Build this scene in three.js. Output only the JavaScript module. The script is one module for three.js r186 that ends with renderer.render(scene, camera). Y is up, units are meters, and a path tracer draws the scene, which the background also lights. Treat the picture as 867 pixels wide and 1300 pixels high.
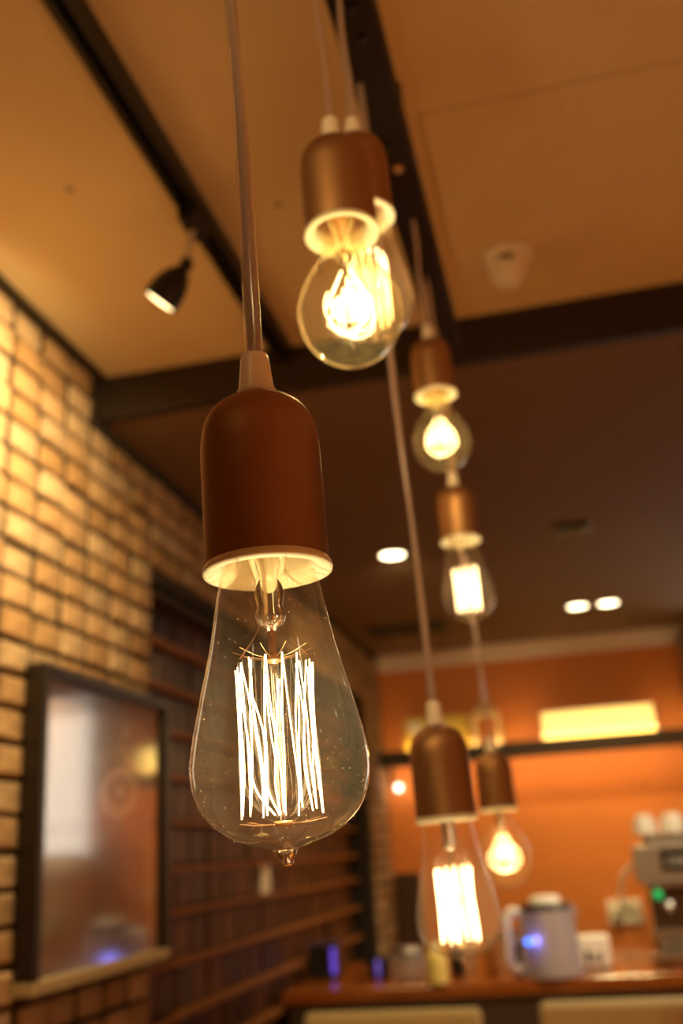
import * as THREE from 'three';
import { RoundedBoxGeometry } from 'three/addons/geometries/RoundedBoxGeometry.js';
import { mergeGeometries } from 'three/addons/utils/BufferGeometryUtils.js';
import { RectAreaLightUniformsLib } from 'three/addons/lights/RectAreaLightUniformsLib.js';

// ------------------------------------------------------------------ camera, exposure
const PW = 867, PH = 1300, FPX = 1264, EYE = 1.45;              // photograph frame, focal length in its pixels, eye height
const scene = new THREE.Scene();
scene.background = new THREE.Color(0x000000);
const camera = new THREE.PerspectiveCamera(2 * Math.atan(PH / 2 / FPX) * 180 / Math.PI, PW / PH, 0.02, 40);
camera.position.set(0, EYE, 0);
camera.rotation.order = 'YXZ';
camera.rotation.set(18.9 * Math.PI / 180, 12 * Math.PI / 180, -3.6 * Math.PI / 180);
camera.focus = 0.335;
camera.userData.fStop = 7.6;
camera.updateMatrixWorld(true);
scene.add(camera);
const renderer = new THREE.WebGLRenderer({ antialias: true });
renderer.toneMapping = THREE.LinearToneMapping;
renderer.toneMappingExposure = 1.06;
renderer.shadowMap.enabled = true;
RectAreaLightUniformsLib.init();

// light levels
const WARM = new THREE.Color().setRGB(1.0, 0.59, 0.215);
const ROOM = new THREE.Color().setRGB(1.0, 0.71, 0.275);
const BULB = new THREE.Color().setRGB(1.0, 0.84, 0.48);
const L_BULB = 0.0135, L_TRACK = 2.9, L_DOWN = 2.1, L_FILL = 9.3, L_STRIP = 40, L_SIGN = 1.6, L_ADDED_FRIDGE = 1.7;

// ------------------------------------------------------------------ pixel rays onto planes that things touch
const rayOf = (px, py) => new THREE.Vector3((px - PW / 2) / FPX, (PH / 2 - py) / FPX, -1).applyQuaternion(camera.quaternion);
const V = (x, y, z) => new THREE.Vector3(x, y, z);
const hit = (px, py, axis, value) => { const d = rayOf(px, py), o = camera.position; return d.multiplyScalar((value - o[axis]) / d[axis]).add(o); };
const onX = (px, py, x) => hit(px, py, 'x', x), onY = (px, py, y) => hit(px, py, 'y', y), onZ = (px, py, z) => hit(px, py, 'z', z);

// ------------------------------------------------------------------ helpers
let seed = 20240611;
const rnd = () => { seed = (seed * 1664525 + 1013904223) >>> 0; return seed / 4294967296; };
const rr = (a, b) => a + (b - a) * rnd();
const taken = new Map();
const numbered = (n) => { const k = taken.get(n) || 0; taken.set(n, k + 1); return k ? `${n}_${String(k).padStart(3, '0')}` : n; };
function sh(o) { o.castShadow = true; o.receiveShadow = true; return o; }
function part(name, geo, mat, parent) { const m = sh(new THREE.Mesh(geo, mat)); m.name = name; parent.add(m); return m; }
function thing(name, label, category, pos = [0, 0, 0], group) {
  const o = new THREE.Group(); o.name = numbered(name); o.position.set(...pos);
  o.userData = { label, category }; if (group) o.userData.group = group;
  scene.add(o); return o;
}
function solo(name, label, category, geo, mat, pos = [0, 0, 0], group) {
  const m = sh(new THREE.Mesh(geo, mat)); m.name = numbered(name); m.position.set(...pos);
  m.userData = { label, category }; if (group) m.userData.group = group; scene.add(m); return m;
}
function structure(name, geo, mat, label, category) {
  const m = sh(new THREE.Mesh(geo, mat)); m.name = name; m.userData = { kind: 'structure', label, category }; scene.add(m); return m;
}
const box = (x0, x1, y0, y1, z0, z1) => new THREE.BoxGeometry(Math.abs(x1 - x0), Math.abs(y1 - y0), Math.abs(z1 - z0)).translate((x0 + x1) / 2, (y0 + y1) / 2, (z0 + z1) / 2);
const rbox = (w, h, d, r, s = 2) => new RoundedBoxGeometry(w, h, d, s, r);
const lathe = (pts, seg = 48) => new THREE.LatheGeometry(pts.map(([r, y]) => new THREE.Vector2(r, y)), seg);
const cyl = (r0, r1, h, seg = 24) => new THREE.CylinderGeometry(r0, r1, h, seg);
const tube = (pts, r, seg = 24, rs = 8, closed = false) => new THREE.TubeGeometry(new THREE.CatmullRomCurve3(pts, closed, 'centripetal'), seg, r, rs, closed);
const merge = (list) => mergeGeometries(list.map((g) => { const q = g.index ? g.toNonIndexed() : g; for (const k of Object.keys(q.attributes)) if (!['position', 'normal', 'uv'].includes(k)) q.deleteAttribute(k); return q; }));
const spline = (pts, n) => new THREE.SplineCurve(pts.map(([a, b]) => new THREE.Vector2(a, b))).getPoints(n).map((p) => [Math.max(0, p.x), p.y]);
// a box with chamfered edges (44 triangles), flat shaded
function chamferBox(w, h, d, c, wob = 0) {
  const P = [], x = w / 2, y = h / 2, z = d / 2, idx = {};
  const verts = {};
  for (const sx of [-1, 1]) for (const sy of [-1, 1]) for (const sz of [-1, 1]) {
    const k = `${sx},${sy},${sz}`; const j = () => (rnd() - 0.5) * wob;
    verts[k] = [V(sx * x, sy * (y - c) + j(), sz * (z - c) + j()), V(sx * (x - c) + j(), sy * y, sz * (z - c) + j()), V(sx * (x - c) + j(), sy * (y - c) + j(), sz * z)];
    if (wob) verts[k][0].x += sx * j() ;
  }
  const tri = (a, b, c2) => { const n = b.clone().sub(a).cross(c2.clone().sub(a)); const mid = a.clone().add(b).add(c2); if (n.dot(mid) < 0) P.push(a, c2, b); else P.push(a, b, c2); };
  const quad = (a, b, c2, e) => { tri(a, b, c2); tri(a, c2, e); };
  const g = (sx, sy, sz, i) => verts[`${sx},${sy},${sz}`][i];
  for (const s of [-1, 1]) {
    quad(g(s, -1, -1, 0), g(s, 1, -1, 0), g(s, 1, 1, 0), g(s, -1, 1, 0));
    quad(g(-1, s, -1, 1), g(1, s, -1, 1), g(1, s, 1, 1), g(-1, s, 1, 1));
    quad(g(-1, -1, s, 2), g(1, -1, s, 2), g(1, 1, s, 2), g(-1, 1, s, 2));
    for (const t of [-1, 1]) {
      quad(g(s, t, -1, 0), g(s, t, 1, 0), g(s, t, 1, 1), g(s, t, -1, 1));
      quad(g(s, -1, t, 0), g(s, 1, t, 0), g(s, 1, t, 2), g(s, -1, t, 2));
      quad(g(-1, s, t, 1), g(1, s, t, 1), g(1, s, t, 2), g(-1, s, t, 2));
      for (const u of [-1, 1]) tri(g(s, t, u, 0), g(s, t, u, 1), g(s, t, u, 2));
    }
  }
  const geo = new THREE.BufferGeometry();
  geo.setAttribute('position', new THREE.Float32BufferAttribute(P.flatMap((p) => [p.x, p.y, p.z]), 3));
  const uv = []; for (const p of P) uv.push((p.z + p.x) * 4, p.y * 4);
  geo.setAttribute('uv', new THREE.Float32BufferAttribute(uv, 2));
  geo.computeVertexNormals();
  return geo;
}
// ------------------------------------------------------------------ procedural textures
function hash(x, y, s) { let h = (x * 374761393 + y * 668265263 + s * 1442695041) | 0; h = Math.imul(h ^ (h >>> 13), 1274126177); return ((h ^ (h >>> 16)) >>> 0) / 4294967296; }
function vnoise(x, y, per, s) {
  const xi = Math.floor(x), yi = Math.floor(y), fx = x - xi, fy = y - yi, u = fx * fx * (3 - 2 * fx), v = fy * fy * (3 - 2 * fy);
  const w = (k) => ((k % per) + per) % per;
  const a = hash(w(xi), w(yi), s), b = hash(w(xi + 1), w(yi), s), c = hash(w(xi), w(yi + 1), s), d = hash(w(xi + 1), w(yi + 1), s);
  return a + (b - a) * u + (c - a) * v + (a - b - c + d) * u * v;
}
function fbm(x, y, per, s, oct = 4) { let t = 0, a = 0.5, p = per, n = 0; for (let o = 0; o < oct; o++) { t += a * vnoise(x * p / per, y * p / per, p, s + o); n += a; a *= 0.5; p *= 2; } return t / n; }
function dataTex(n, fn, srgb = true, rep = [1, 1]) {
  const d = new Uint8Array(n * n * 4);
  for (let j = 0; j < n; j++) for (let i = 0; i < n; i++) { const c = fn(i / n, j / n); const k = (j * n + i) * 4; for (let q = 0; q < 3; q++) d[k + q] = Math.max(0, Math.min(255, 255 * (Array.isArray(c) ? c[q] : c))); d[k + 3] = 255; }
  const t = new THREE.DataTexture(d, n, n); t.wrapS = t.wrapT = THREE.RepeatWrapping; t.magFilter = THREE.LinearFilter; t.minFilter = THREE.LinearMipmapLinearFilter; t.generateMipmaps = true;
  if (srgb) t.colorSpace = THREE.SRGBColorSpace; t.repeat.set(...rep); t.needsUpdate = true; return t;
}
const lerp3 = (a, b, t) => a.map((x, i) => x + (b[i] - x) * t);
const stoneTex = dataTex(256, (u, v) => { const a = fbm(u * 8, v * 8, 8, 3, 5), s = fbm(u * 40, v * 4, 4, 9, 3); return 0.62 + 0.38 * (0.55 * a + 0.45 * s); });
const stoneBump = dataTex(256, (u, v) => fbm(u * 12, v * 12, 12, 17, 5), false);
const plasterTex = dataTex(512, (u, v) => { const a = fbm(u * 6, v * 6, 6, 31, 5); const sp = hash(Math.floor(u * 128), Math.floor(v * 128), 5) > 0.9994 ? 0.3 : 0; return 0.93 + 0.07 * a - sp; });
const plasterBump = dataTex(256, (u, v) => fbm(u * 40, v * 40, 40, 77, 3), false);
const woodTex = dataTex(512, (u, v) => { const w = fbm(u * 4, v * 40, 4, 51, 4) ; const g = 0.5 + 0.5 * Math.sin((v * 22 + 2.2 * fbm(u * 3, v * 3, 3, 53, 3)) * 6.283); return lerp3([0.62, 0.40, 0.22], [0.86, 0.62, 0.38], 0.5 * w + 0.35 * g); });
const brushedTex = dataTex(256, (u, v) => 0.35 + 0.3 * fbm(u * 2, v * 128, 2, 91, 2), false);
const strandBump = dataTex(64, (u, v) => 0.5 + 0.5 * Math.sin((u * 6 + v * 4) * 6.283), false, [1, 60]);

// ------------------------------------------------------------------ materials
const lin = (r, g, b) => new THREE.Color().setRGB(r, g, b);
const std = (c, rough = 0.6, metal = 0, extra = {}) => new THREE.MeshStandardMaterial({ color: c, roughness: rough, metalness: metal, ...extra });
const phys = (o) => new THREE.MeshPhysicalMaterial(o);
const M = {
  plaster: std(lin(0.84, 0.68, 0.42), 0.9, 0, { map: plasterTex, bumpMap: plasterBump, bumpScale: 0.0006 }),
  lowCeil: std(lin(0.19, 0.112, 0.055), 0.85, 0, { map: plasterTex }),
  bulkhead: std(lin(0.025, 0.012, 0.006), 0.7),
  mortar: std(lin(0.02, 0.011, 0.006), 0.95),
  orange: std(lin(0.78, 0.25, 0.055), 0.55, 0, { map: plasterTex }),
  crown: std(lin(0.86, 0.76, 0.68), 0.6),
  roomWall: std(lin(0.62, 0.44, 0.27), 0.85, 0, { map: plasterTex }),
  floor: std(lin(0.8, 0.66, 0.5), 0.45, 0, { map: woodTex }),
  blackMetal: std(lin(0.012, 0.01, 0.009), 0.45, 0.2),
  beam: std(lin(0.014, 0.007, 0.005), 0.85),
  darkTrim: std(lin(0.03, 0.016, 0.008), 0.7),
  brass: std(lin(0.7, 0.45, 0.2), 0.35, 1),
  bronze: phys({ color: lin(0.36, 0.185, 0.085), roughness: 0.46, metalness: 0.9, roughnessMap: null, anisotropy: 0.5 }),
  cream: std(lin(0.86, 0.82, 0.62), 0.4),
  grip: std(lin(0.9, 0.8, 0.68), 0.3),
  copper: std(lin(0.9, 0.6, 0.5), 0.36, 0.15, { bumpMap: strandBump, bumpScale: 0.0003 }),
  jacket: phys({ color: lin(1, 0.95, 0.93), roughness: 0.12, transmission: 0.86, thickness: 0, ior: 1.5 }),
  glass: phys({ color: lin(1, 0.95, 0.84), roughness: 0.02, transmission: 0.988, thickness: 0, ior: 1.52 }),
  glassAmber: phys({ color: lin(1, 0.91, 0.66), roughness: 0.02, transmission: 0.982, thickness: 0, ior: 1.52 }),
  solidGlass: phys({ color: lin(1, 0.97, 0.9), roughness: 0.03, transmission: 1, thickness: 0.004, ior: 1.5 }),
  wire: std(lin(0.5, 0.3, 0.16), 0.35, 1),
  filament: std(lin(0.1, 0.06, 0.03), 0.6, 0, { emissive: lin(1, 0.72, 0.35), emissiveIntensity: 11 }),
  lampGlow: std(lin(0.8, 0.7, 0.5), 0.5, 0, { emissive: lin(1, 0.74, 0.36), emissiveIntensity: 6 }),
  downGlow: std(lin(0.8, 0.7, 0.5), 0.5, 0, { emissive: lin(1, 0.83, 0.5), emissiveIntensity: 9 }),
  whitePlastic: std(lin(0.9, 0.86, 0.79), 0.4),
  walnut: std(lin(0.014, 0.008, 0.006), 0.4),
  counterTop: phys({ color: lin(0.56, 0.33, 0.11), roughness: 0.22, map: woodTex, clearcoat: 0.5, clearcoatRoughness: 0.15 }),
  counterFront: std(lin(0.05, 0.022, 0.012), 0.5),
  shelf: std(lin(0.035, 0.016, 0.008), 0.5),
  chrome: std(lin(0.62, 0.6, 0.57), 0.22, 1),
  steel: std(lin(0.5, 0.48, 0.45), 0.35, 1),
  blackPlastic: std(lin(0.012, 0.011, 0.012), 0.35),
  creamSeat: std(lin(0.6, 0.48, 0.26), 0.6),
  darkBrown: std(lin(0.06, 0.022, 0.01), 0.6),
};

// ------------------------------------------------------------------ the room shell
const CEIL = EYE + 0.9, LOW = EYE + 0.816, WX = -0.80, BULKZ = -1.607, BACKZ = -4.35, RX = 2.7, FZ = 2.3;
const RECX = -0.87, REC0 = -1.836, REC1 = -3.9, RECTOP = EYE + 0.545;
const uvMetres = (geo, k = 1) => { const p = geo.attributes.position, n = geo.attributes.normal, uv = geo.attributes.uv; for (let i = 0; i < p.count; i++) { const ax = Math.abs(n.getX(i)), ay = Math.abs(n.getY(i)), az = Math.abs(n.getZ(i)); if (ay >= ax && ay >= az) uv.setXY(i, p.getX(i) * k, p.getZ(i) * k); else if (ax >= az) uv.setXY(i, p.getZ(i) * k, p.getY(i) * k); else uv.setXY(i, p.getX(i) * k, p.getY(i) * k); } return geo; };
structure('floor', uvMetres(box(-1.3, RX + 0.15, -0.15, 0, FZ + 0.15, BACKZ - 0.15), 0.5), M.floor, 'brown wooden floor of the cafe', 'floor');
structure('wall_right', uvMetres(box(RX, RX + 0.15, 0, CEIL + 0.15, FZ + 0.15, BACKZ - 0.15), 0.5), M.roomWall, 'plain tan plaster wall on the right', 'wall');
structure('wall_front', uvMetres(box(-1.3, RX, 0, CEIL + 0.15, FZ, FZ + 0.15), 0.5), M.roomWall, 'plain tan plaster wall behind the viewer', 'wall');
// the pale ceiling has a hatch with a narrow gap round it
{
  const hp = [onY(529, 146, CEIL)];
  const hx0 = hp[0].x, hz0 = hp[0].z, hx1 = hx0 + 0.5, hz1 = hz0 - 0.36;
  const s = new THREE.Shape([new THREE.Vector2(-1.3, -FZ - 0.15), new THREE.Vector2(RX + 0.15, -FZ - 0.15), new THREE.Vector2(RX + 0.15, -BULKZ + 0.05), new THREE.Vector2(-1.3, -BULKZ + 0.05)]);
  s.holes.push(new THREE.Path([new THREE.Vector2(hx0, -hz0), new THREE.Vector2(hx1, -hz0), new THREE.Vector2(hx1, -hz1), new THREE.Vector2(hx0, -hz1)]));
  const g = new THREE.ExtrudeGeometry(s, { depth: 0.15, bevelEnabled: false }); g.rotateX(-Math.PI / 2); g.translate(0, CEIL, 0);
  const ceiling = structure('ceiling', uvMetres(g, 0.7), M.plaster, 'pale tan plaster ceiling with an access hatch', 'ceiling');
  part('access_panel', box(hx0 + 0.002, hx1 - 0.002, CEIL - 0.0005, CEIL + 0.1, hz0 - 0.002, hz1 + 0.002), M.plaster, ceiling).geometry = uvMetres(box(hx0 + 0.002, hx1 - 0.002, CEIL - 0.0005, CEIL + 0.1, hz0 - 0.002, hz1 + 0.002), 0.7);
}
{
  const c = structure('ceiling_lower', uvMetres(box(-1.3, RX + 0.15, LOW, CEIL + 0.15, BULKZ - 0.02, BACKZ - 0.15), 0.7), M.lowCeil, 'dark brown dropped ceiling over the bar', 'ceiling');
  part('bulkhead_face', box(-1.0, RX, LOW - 0.004, CEIL, BULKZ, BULKZ - 0.02), M.bulkhead, c);
}
// back wall: orange paint, lower panel slightly proud
const seamY = onZ(750, 1093, BACKZ).y;
{
  const w = structure('wall_back', uvMetres(box(-1.3, RX, seamY, LOW + 0.02, BACKZ, BACKZ - 0.15), 0.7), M.orange, 'orange painted back wall behind the bar', 'wall');
  part('lower_panel', uvMetres(box(-1.3, RX, 0, seamY, BACKZ + 0.008, BACKZ - 0.15), 0.7), M.orange, w);
  const prof = [[0, 0], [0.012, 0], [0.018, 0.012], [0.024, 0.03], [0.04, 0.05], [0.046, 0.056], [0.046, 0.068], [0, 0.068]];
  const s = new THREE.Shape(prof.map(([a, b]) => new THREE.Vector2(a, b)));
  const g = new THREE.ExtrudeGeometry(s, { depth: RX - WX, bevelEnabled: false }); g.rotateY(-Math.PI / 2); // profile x -> +z, extrude -> -x
  g.translate(RX, LOW - 0.068, BACKZ);
  structure('trim_1', g, M.crown, 'cream crown moulding along the top of the orange wall', 'moulding');
}
// left wall: core slabs, pale stacked stone bricks, a shaded recess of dark red tiles with narrow ledges
{
  const core = merge([
    box(-1.3, WX - 0.006, 0, CEIL + 0.15, FZ, REC0), box(-1.3, WX - 0.006, RECTOP, CEIL, REC0, REC1), box(-1.3, RECX - 0.012, 0, RECTOP, REC0, REC1), box(-1.3, WX - 0.006, 0, CEIL, REC1, BACKZ),
  ]);
  const wall = structure('wall_left', core, M.mortar, 'left wall of pale stacked stone bricks with a dark tiled recess', 'wall');
  const tones = [[0.6, 0.38, 0.22], [0.5, 0.3, 0.16], [0.62, 0.43, 0.28], [0.42, 0.235, 0.11], [0.56, 0.33, 0.17], [0.5, 0.34, 0.22]].map((c) => std(lin(...c), 0.85, 0, { map: stoneTex, bumpMap: stoneBump, bumpScale: 0.004 }));
  const BW = 0.092, BH = 0.0505, gap = 0.0105;
  const shapes = Array.from({ length: 8 }, () => chamferBox(0.044, BH - gap * 0.85, BW - gap * 1.35, 0.004, 0.004));
  const rest = [], list = [];
  const top = CEIL - 0.012;
  for (let r = 0; r < 47; r++) for (let c = 0; c < 62; c++) {
    const y = top - BH * (r + 0.5), z = 1.28 - BW * (c + 0.5);
    if (z < BACKZ + 0.03) continue;
    const inRec = z < REC0 + 0.02 && z > REC1 - 0.02 && y < RECTOP + 0.015;
    if (inRec || y < 0.03) continue;
    if (z < BULKZ - 0.0 && y > LOW - 0.02) continue;
    list.push({ y, z, r, c });
  }
  const inView = (b) => { const p = V(WX, b.y, b.z).project(camera); return Math.abs(p.x) < 1.04 && Math.abs(p.y) < 1.04 && b.z < -0.6; };
  list.forEach((b) => { b.d = Math.hypot(WX, b.y - EYE, b.z); b.v = inView(b); });
  list.sort((a, b) => (b.v - a.v) || (a.d - b.d));
  const proto = shapes, off = { r: 9, c: 31 };
  list.forEach((b, i) => {
    const g = proto[(rnd() * 8) | 0], m = tones[(rnd() * tones.length) | 0];
    let out = rr(-0.003, 0.004);
    const x = WX - 0.022 + out, jz = rr(-0.0015, 0.0015), jy = rr(-0.0015, 0.0015), tilt = rr(-0.012, 0.012);
    if (b.v && i < 300) { const k = part('brick', g, m, wall); k.position.set(x, b.y + jy, b.z + jz); k.rotation.x = tilt; k.name = 'brick'; } else { const q = g.clone().rotateX(tilt).translate(x, b.y + jy, b.z + jz); rest.push([q, m]); }
  });
  for (const m of tones) { const gs = rest.filter((q) => q[1] === m).map((q) => q[0]); if (gs.length) { const k = part('distant_bricks', merge(gs), m, wall); k.userData.kind = 'stuff'; } }
  // recess tiles and ledges
  const tileTones = [[0.1, 0.035, 0.016], [0.07, 0.026, 0.013], [0.16, 0.055, 0.02], [0.05, 0.022, 0.012], [0.085, 0.03, 0.014]].map((c) => std(lin(...c), 0.45, 0, { map: stoneTex }));
  const ledgeY = [1295, 1226, 1160, 1104].map((py) => onX(217, py, RECX + 0.02).y);
  const step = (ledgeY[3] - ledgeY[0]) / 3;
  const ledges = [ledgeY[0] - step, ...ledgeY]; while (ledges[ledges.length - 1] + step < RECTOP - 0.03) ledges.push(ledges[ledges.length - 1] + step);
  const ledgeMat = std(lin(0.5, 0.39, 0.26), 0.6, 0, { map: woodTex });
  ledges.forEach((y) => part('ledge', box(RECX - 0.01, RECX + 0.022, y - 0.006, y + 0.006, REC0 - 0.002, REC1 + 0.002), ledgeMat, wall));
  const TW = 0.1, n = Math.floor((REC0 - REC1) / TW), tg = [0, 1, 2].map(() => chamferBox(0.02, step - 0.018, TW - 0.007, 0.003, 0.003));
  ledges.forEach((y, k) => {
    if (y < EYE - 0.42) return;
    for (let c = 0; c < n; c++) {
      const yc = y + step / 2; if (yc + step / 2 > RECTOP + 0.01) continue;
      const t = part('tile', tg[c % 3], tileTones[(rnd() * 5) | 0], wall); t.position.set(RECX - 0.01 + rr(-0.003, 0.003), yc, REC0 - TW * (c + 0.5) - 0.002);
    }
  });
  part('recess_lower', box(RECX - 0.02, RECX, 0, ledges[0] - 0.006, REC0, REC1), tileTones[1], wall);
  part('recess_lintel', box(WX - 0.1, WX - 0.006, RECTOP - 0.012, RECTOP + 0.012, REC0 + 0.01, REC1 - 0.01), M.darkTrim, wall);
  structure('trim_2', merge([box(WX - 0.03, WX + 0.012, CEIL - 0.011, CEIL, FZ, BULKZ)]), M.darkTrim, 'thin dark strip where the brick wall meets the pale ceiling', 'trim');
}
{ // pale strip standing in for the lit brick wall end below the picture
  const z = onX(170, 1290, WX).z;
  const t = thing('lit_wall_strip', 'pale vertical strip in place of the lit brick wall end below the picture', 'trunking', [WX + 0.012, 0, z + 0.01]);
  part('channel', rbox(0.02, EYE - 0.265, 0.052, 0.003).translate(0, (EYE - 0.265) / 2, 0), M.whitePlastic, t);
  part('lid', rbox(0.006, EYE - 0.27, 0.034, 0.002).translate(0.012, (EYE - 0.27) / 2, 0), M.whitePlastic, t);
}
{ // small pale switch plate in the recess
  const p = onX(338, 1116, RECX + 0.01);
  const t = thing('light_switch', 'small pale switch plate among the dark red tiles', 'switch', [RECX + 0.006, p.y - 0.035, p.z]);
  part('plate', rbox(0.01, 0.075, 0.075, 0.003).translate(0, 0.035, 0), M.whitePlastic, t);
  part('rocker', rbox(0.008, 0.035, 0.03, 0.002).translate(0.007, 0.035, 0), M.whitePlastic, t);
}
// ------------------------------------------------------------------ steel beam with the pendants
const BEAM0 = EYE + 0.69, BX = -0.106;
{
  const t = thing('ceiling_beam', 'dark slotted steel channel hung below the pale ceiling carrying the bulbs', 'beam', [BX, BEAM0, 0]);
  const w = 0.038, h = 0.04, z0 = 0.25, z1 = -1.36, th = 0.004;
  // bottom web with drilled holes, and two side flanges
  const s = new THREE.Shape([new THREE.Vector2(-w / 2, -z0), new THREE.Vector2(w / 2, -z0), new THREE.Vector2(w / 2, -z1), new THREE.Vector2(-w / 2, -z1)]);
  const g = new THREE.ExtrudeGeometry(s, { depth: th, bevelEnabled: false, curveSegments: 10 }); g.rotateX(-Math.PI / 2);
  part('web', g, M.beam, t);
  part('flange', box(-w / 2, -w / 2 + th, th, h, z0, z1), M.beam, t);
  part('flange', box(w / 2 - th, w / 2, th, h, z0, z1), M.beam, t);
  for (const z of [0.1, -0.45, -1.0]) part('hanger_rod', cyl(0.003, 0.003, CEIL - BEAM0 - 0.004, 10).translate(0, (CEIL - BEAM0) / 2 + 0.002, z), M.beam, t);
  const b = onY(505, 212, BEAM0);
  part('bolt', lathe([[0, -0.006], [0.004, -0.006], [0.006, -0.003], [0.006, 0], [0, 0]], 6).translate(b.x - BX, 0, b.z), M.brass, t);
  for (const [px, py] of [[448, 8], [460, 48], [494, 186]]) { const q = onY(px, py, BEAM0); part('bolt', lathe([[0, -0.004], [0.004, -0.004], [0.005, -0.002], [0.005, 0], [0, 0]], 6).translate(q.x - BX, 0, q.z), M.blackMetal, t); }
}
// ---- pendant lamps
const tear = spline([[0.0125, 0.012], [0.0150, 0.004], [0.0178, -0.006], [0.0215, -0.027], [0.026, -0.046], [0.0292, -0.0615], [0.0297, -0.0690], [0.0283, -0.0765], [0.0242, -0.0838], [0.0162, -0.0898], [0.008, -0.0925], [0.0034, -0.0938], [0.0028, -0.0952]], 44);
const globe = spline([[0.0125, 0.010], [0.0132, -0.004], [0.0142, -0.014], [0.0175, -0.0225], [0.025, -0.034], [0.0308, -0.050], [0.0298, -0.064], [0.0245, -0.0755], [0.016, -0.0835], [0.007, -0.0875], [0, -0.0885]], 44);
const tearGeo = lathe(tear, 64), globeGeo = lathe(globe, 64);
const cupGeo = lathe([[0.0075, 0.0655], [0.0085, 0.0665], ...spline([[0.0085, 0.0665], [0.0135, 0.0645], [0.018, 0.0605], [0.0207, 0.0550], [0.0217, 0.0485]], 14), [0.022, 0.044], [0.022, 0.0015], [0.0215, 0.0008], [0.0205, 0.0008], [0.0205, 0.05]], 64);
const ringGeo = lathe([[0.0205, 0.004], [0.0228, 0.0012], [0.0231, 0], [0.0228, -0.0012], [0.0212, -0.0017], [0.0185, -0.0004], [0.0166, 0.0014], [0.0158, 0.0034], [0.0156, 0.0075], [0.0150, 0.022], [0.0001, 0.024]], 64);
const threadGeo = lathe([[0.0154, 0.0085], [0.0146, 0.0095], [0.0152, 0.0108], [0.0146, 0.012], [0.0152, 0.0133], [0.0146, 0.0146], [0.0150, 0.016], [0.0140, 0.0195], [0.0001, 0.0205]], 32);
const gripGeo = (() => { const p = [[0.0001, 0.0855], [0.0038, 0.0855], [0.0050, 0.0845]]; for (let i = 0; i <= 14; i++) { const y = 0.0835 - i * 0.00092; p.push([0.00525 + i * 0.00009, y], [0.00545 + i * 0.00009, y - 0.00046]); } p.push([0.0073, 0.0700], [0.0076, 0.0660], [0.0001, 0.0655]); return lathe(p, 40); })();
const tipGeo = lathe([[0.0029, -0.0948], [0.0040, -0.0938], [0.0032, -0.0956], [0.0019, -0.0966], [0.0024, -0.0975], [0.0022, -0.0985], [0.0010, -0.0990], [0, -0.0991]], 20);
const stemGeo = lathe([[0.0105, 0.012], [0.0062, 0.002], [0.0045, -0.004], [0.0052, -0.009], [0.0044, -0.013], [0.0055, -0.0165], [0.0045, -0.0195], [0.0022, -0.0205], [0.0018, -0.022], [0, -0.0222]], 24);
const rodGeo = merge([cyl(0.0016, 0.0016, 0.012, 10).translate(0, -0.0265, 0)]);
const rodLong = cyl(0.0013, 0.0013, 0.056, 10).translate(0, -0.0585, 0);
const hubGeo = merge([new THREE.TorusGeometry(0.0018, 0.0012, 8, 16).rotateX(Math.PI / 2).translate(0, -0.0318, 0), new THREE.SphereGeometry(0.0022, 12, 8).translate(0, -0.0318, 0)]);
const hub2Geo = lathe([[0, -0.0848], [0.0028, -0.0848], [0.0034, -0.0856], [0.0028, -0.0864], [0, -0.0866]], 16);
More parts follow.
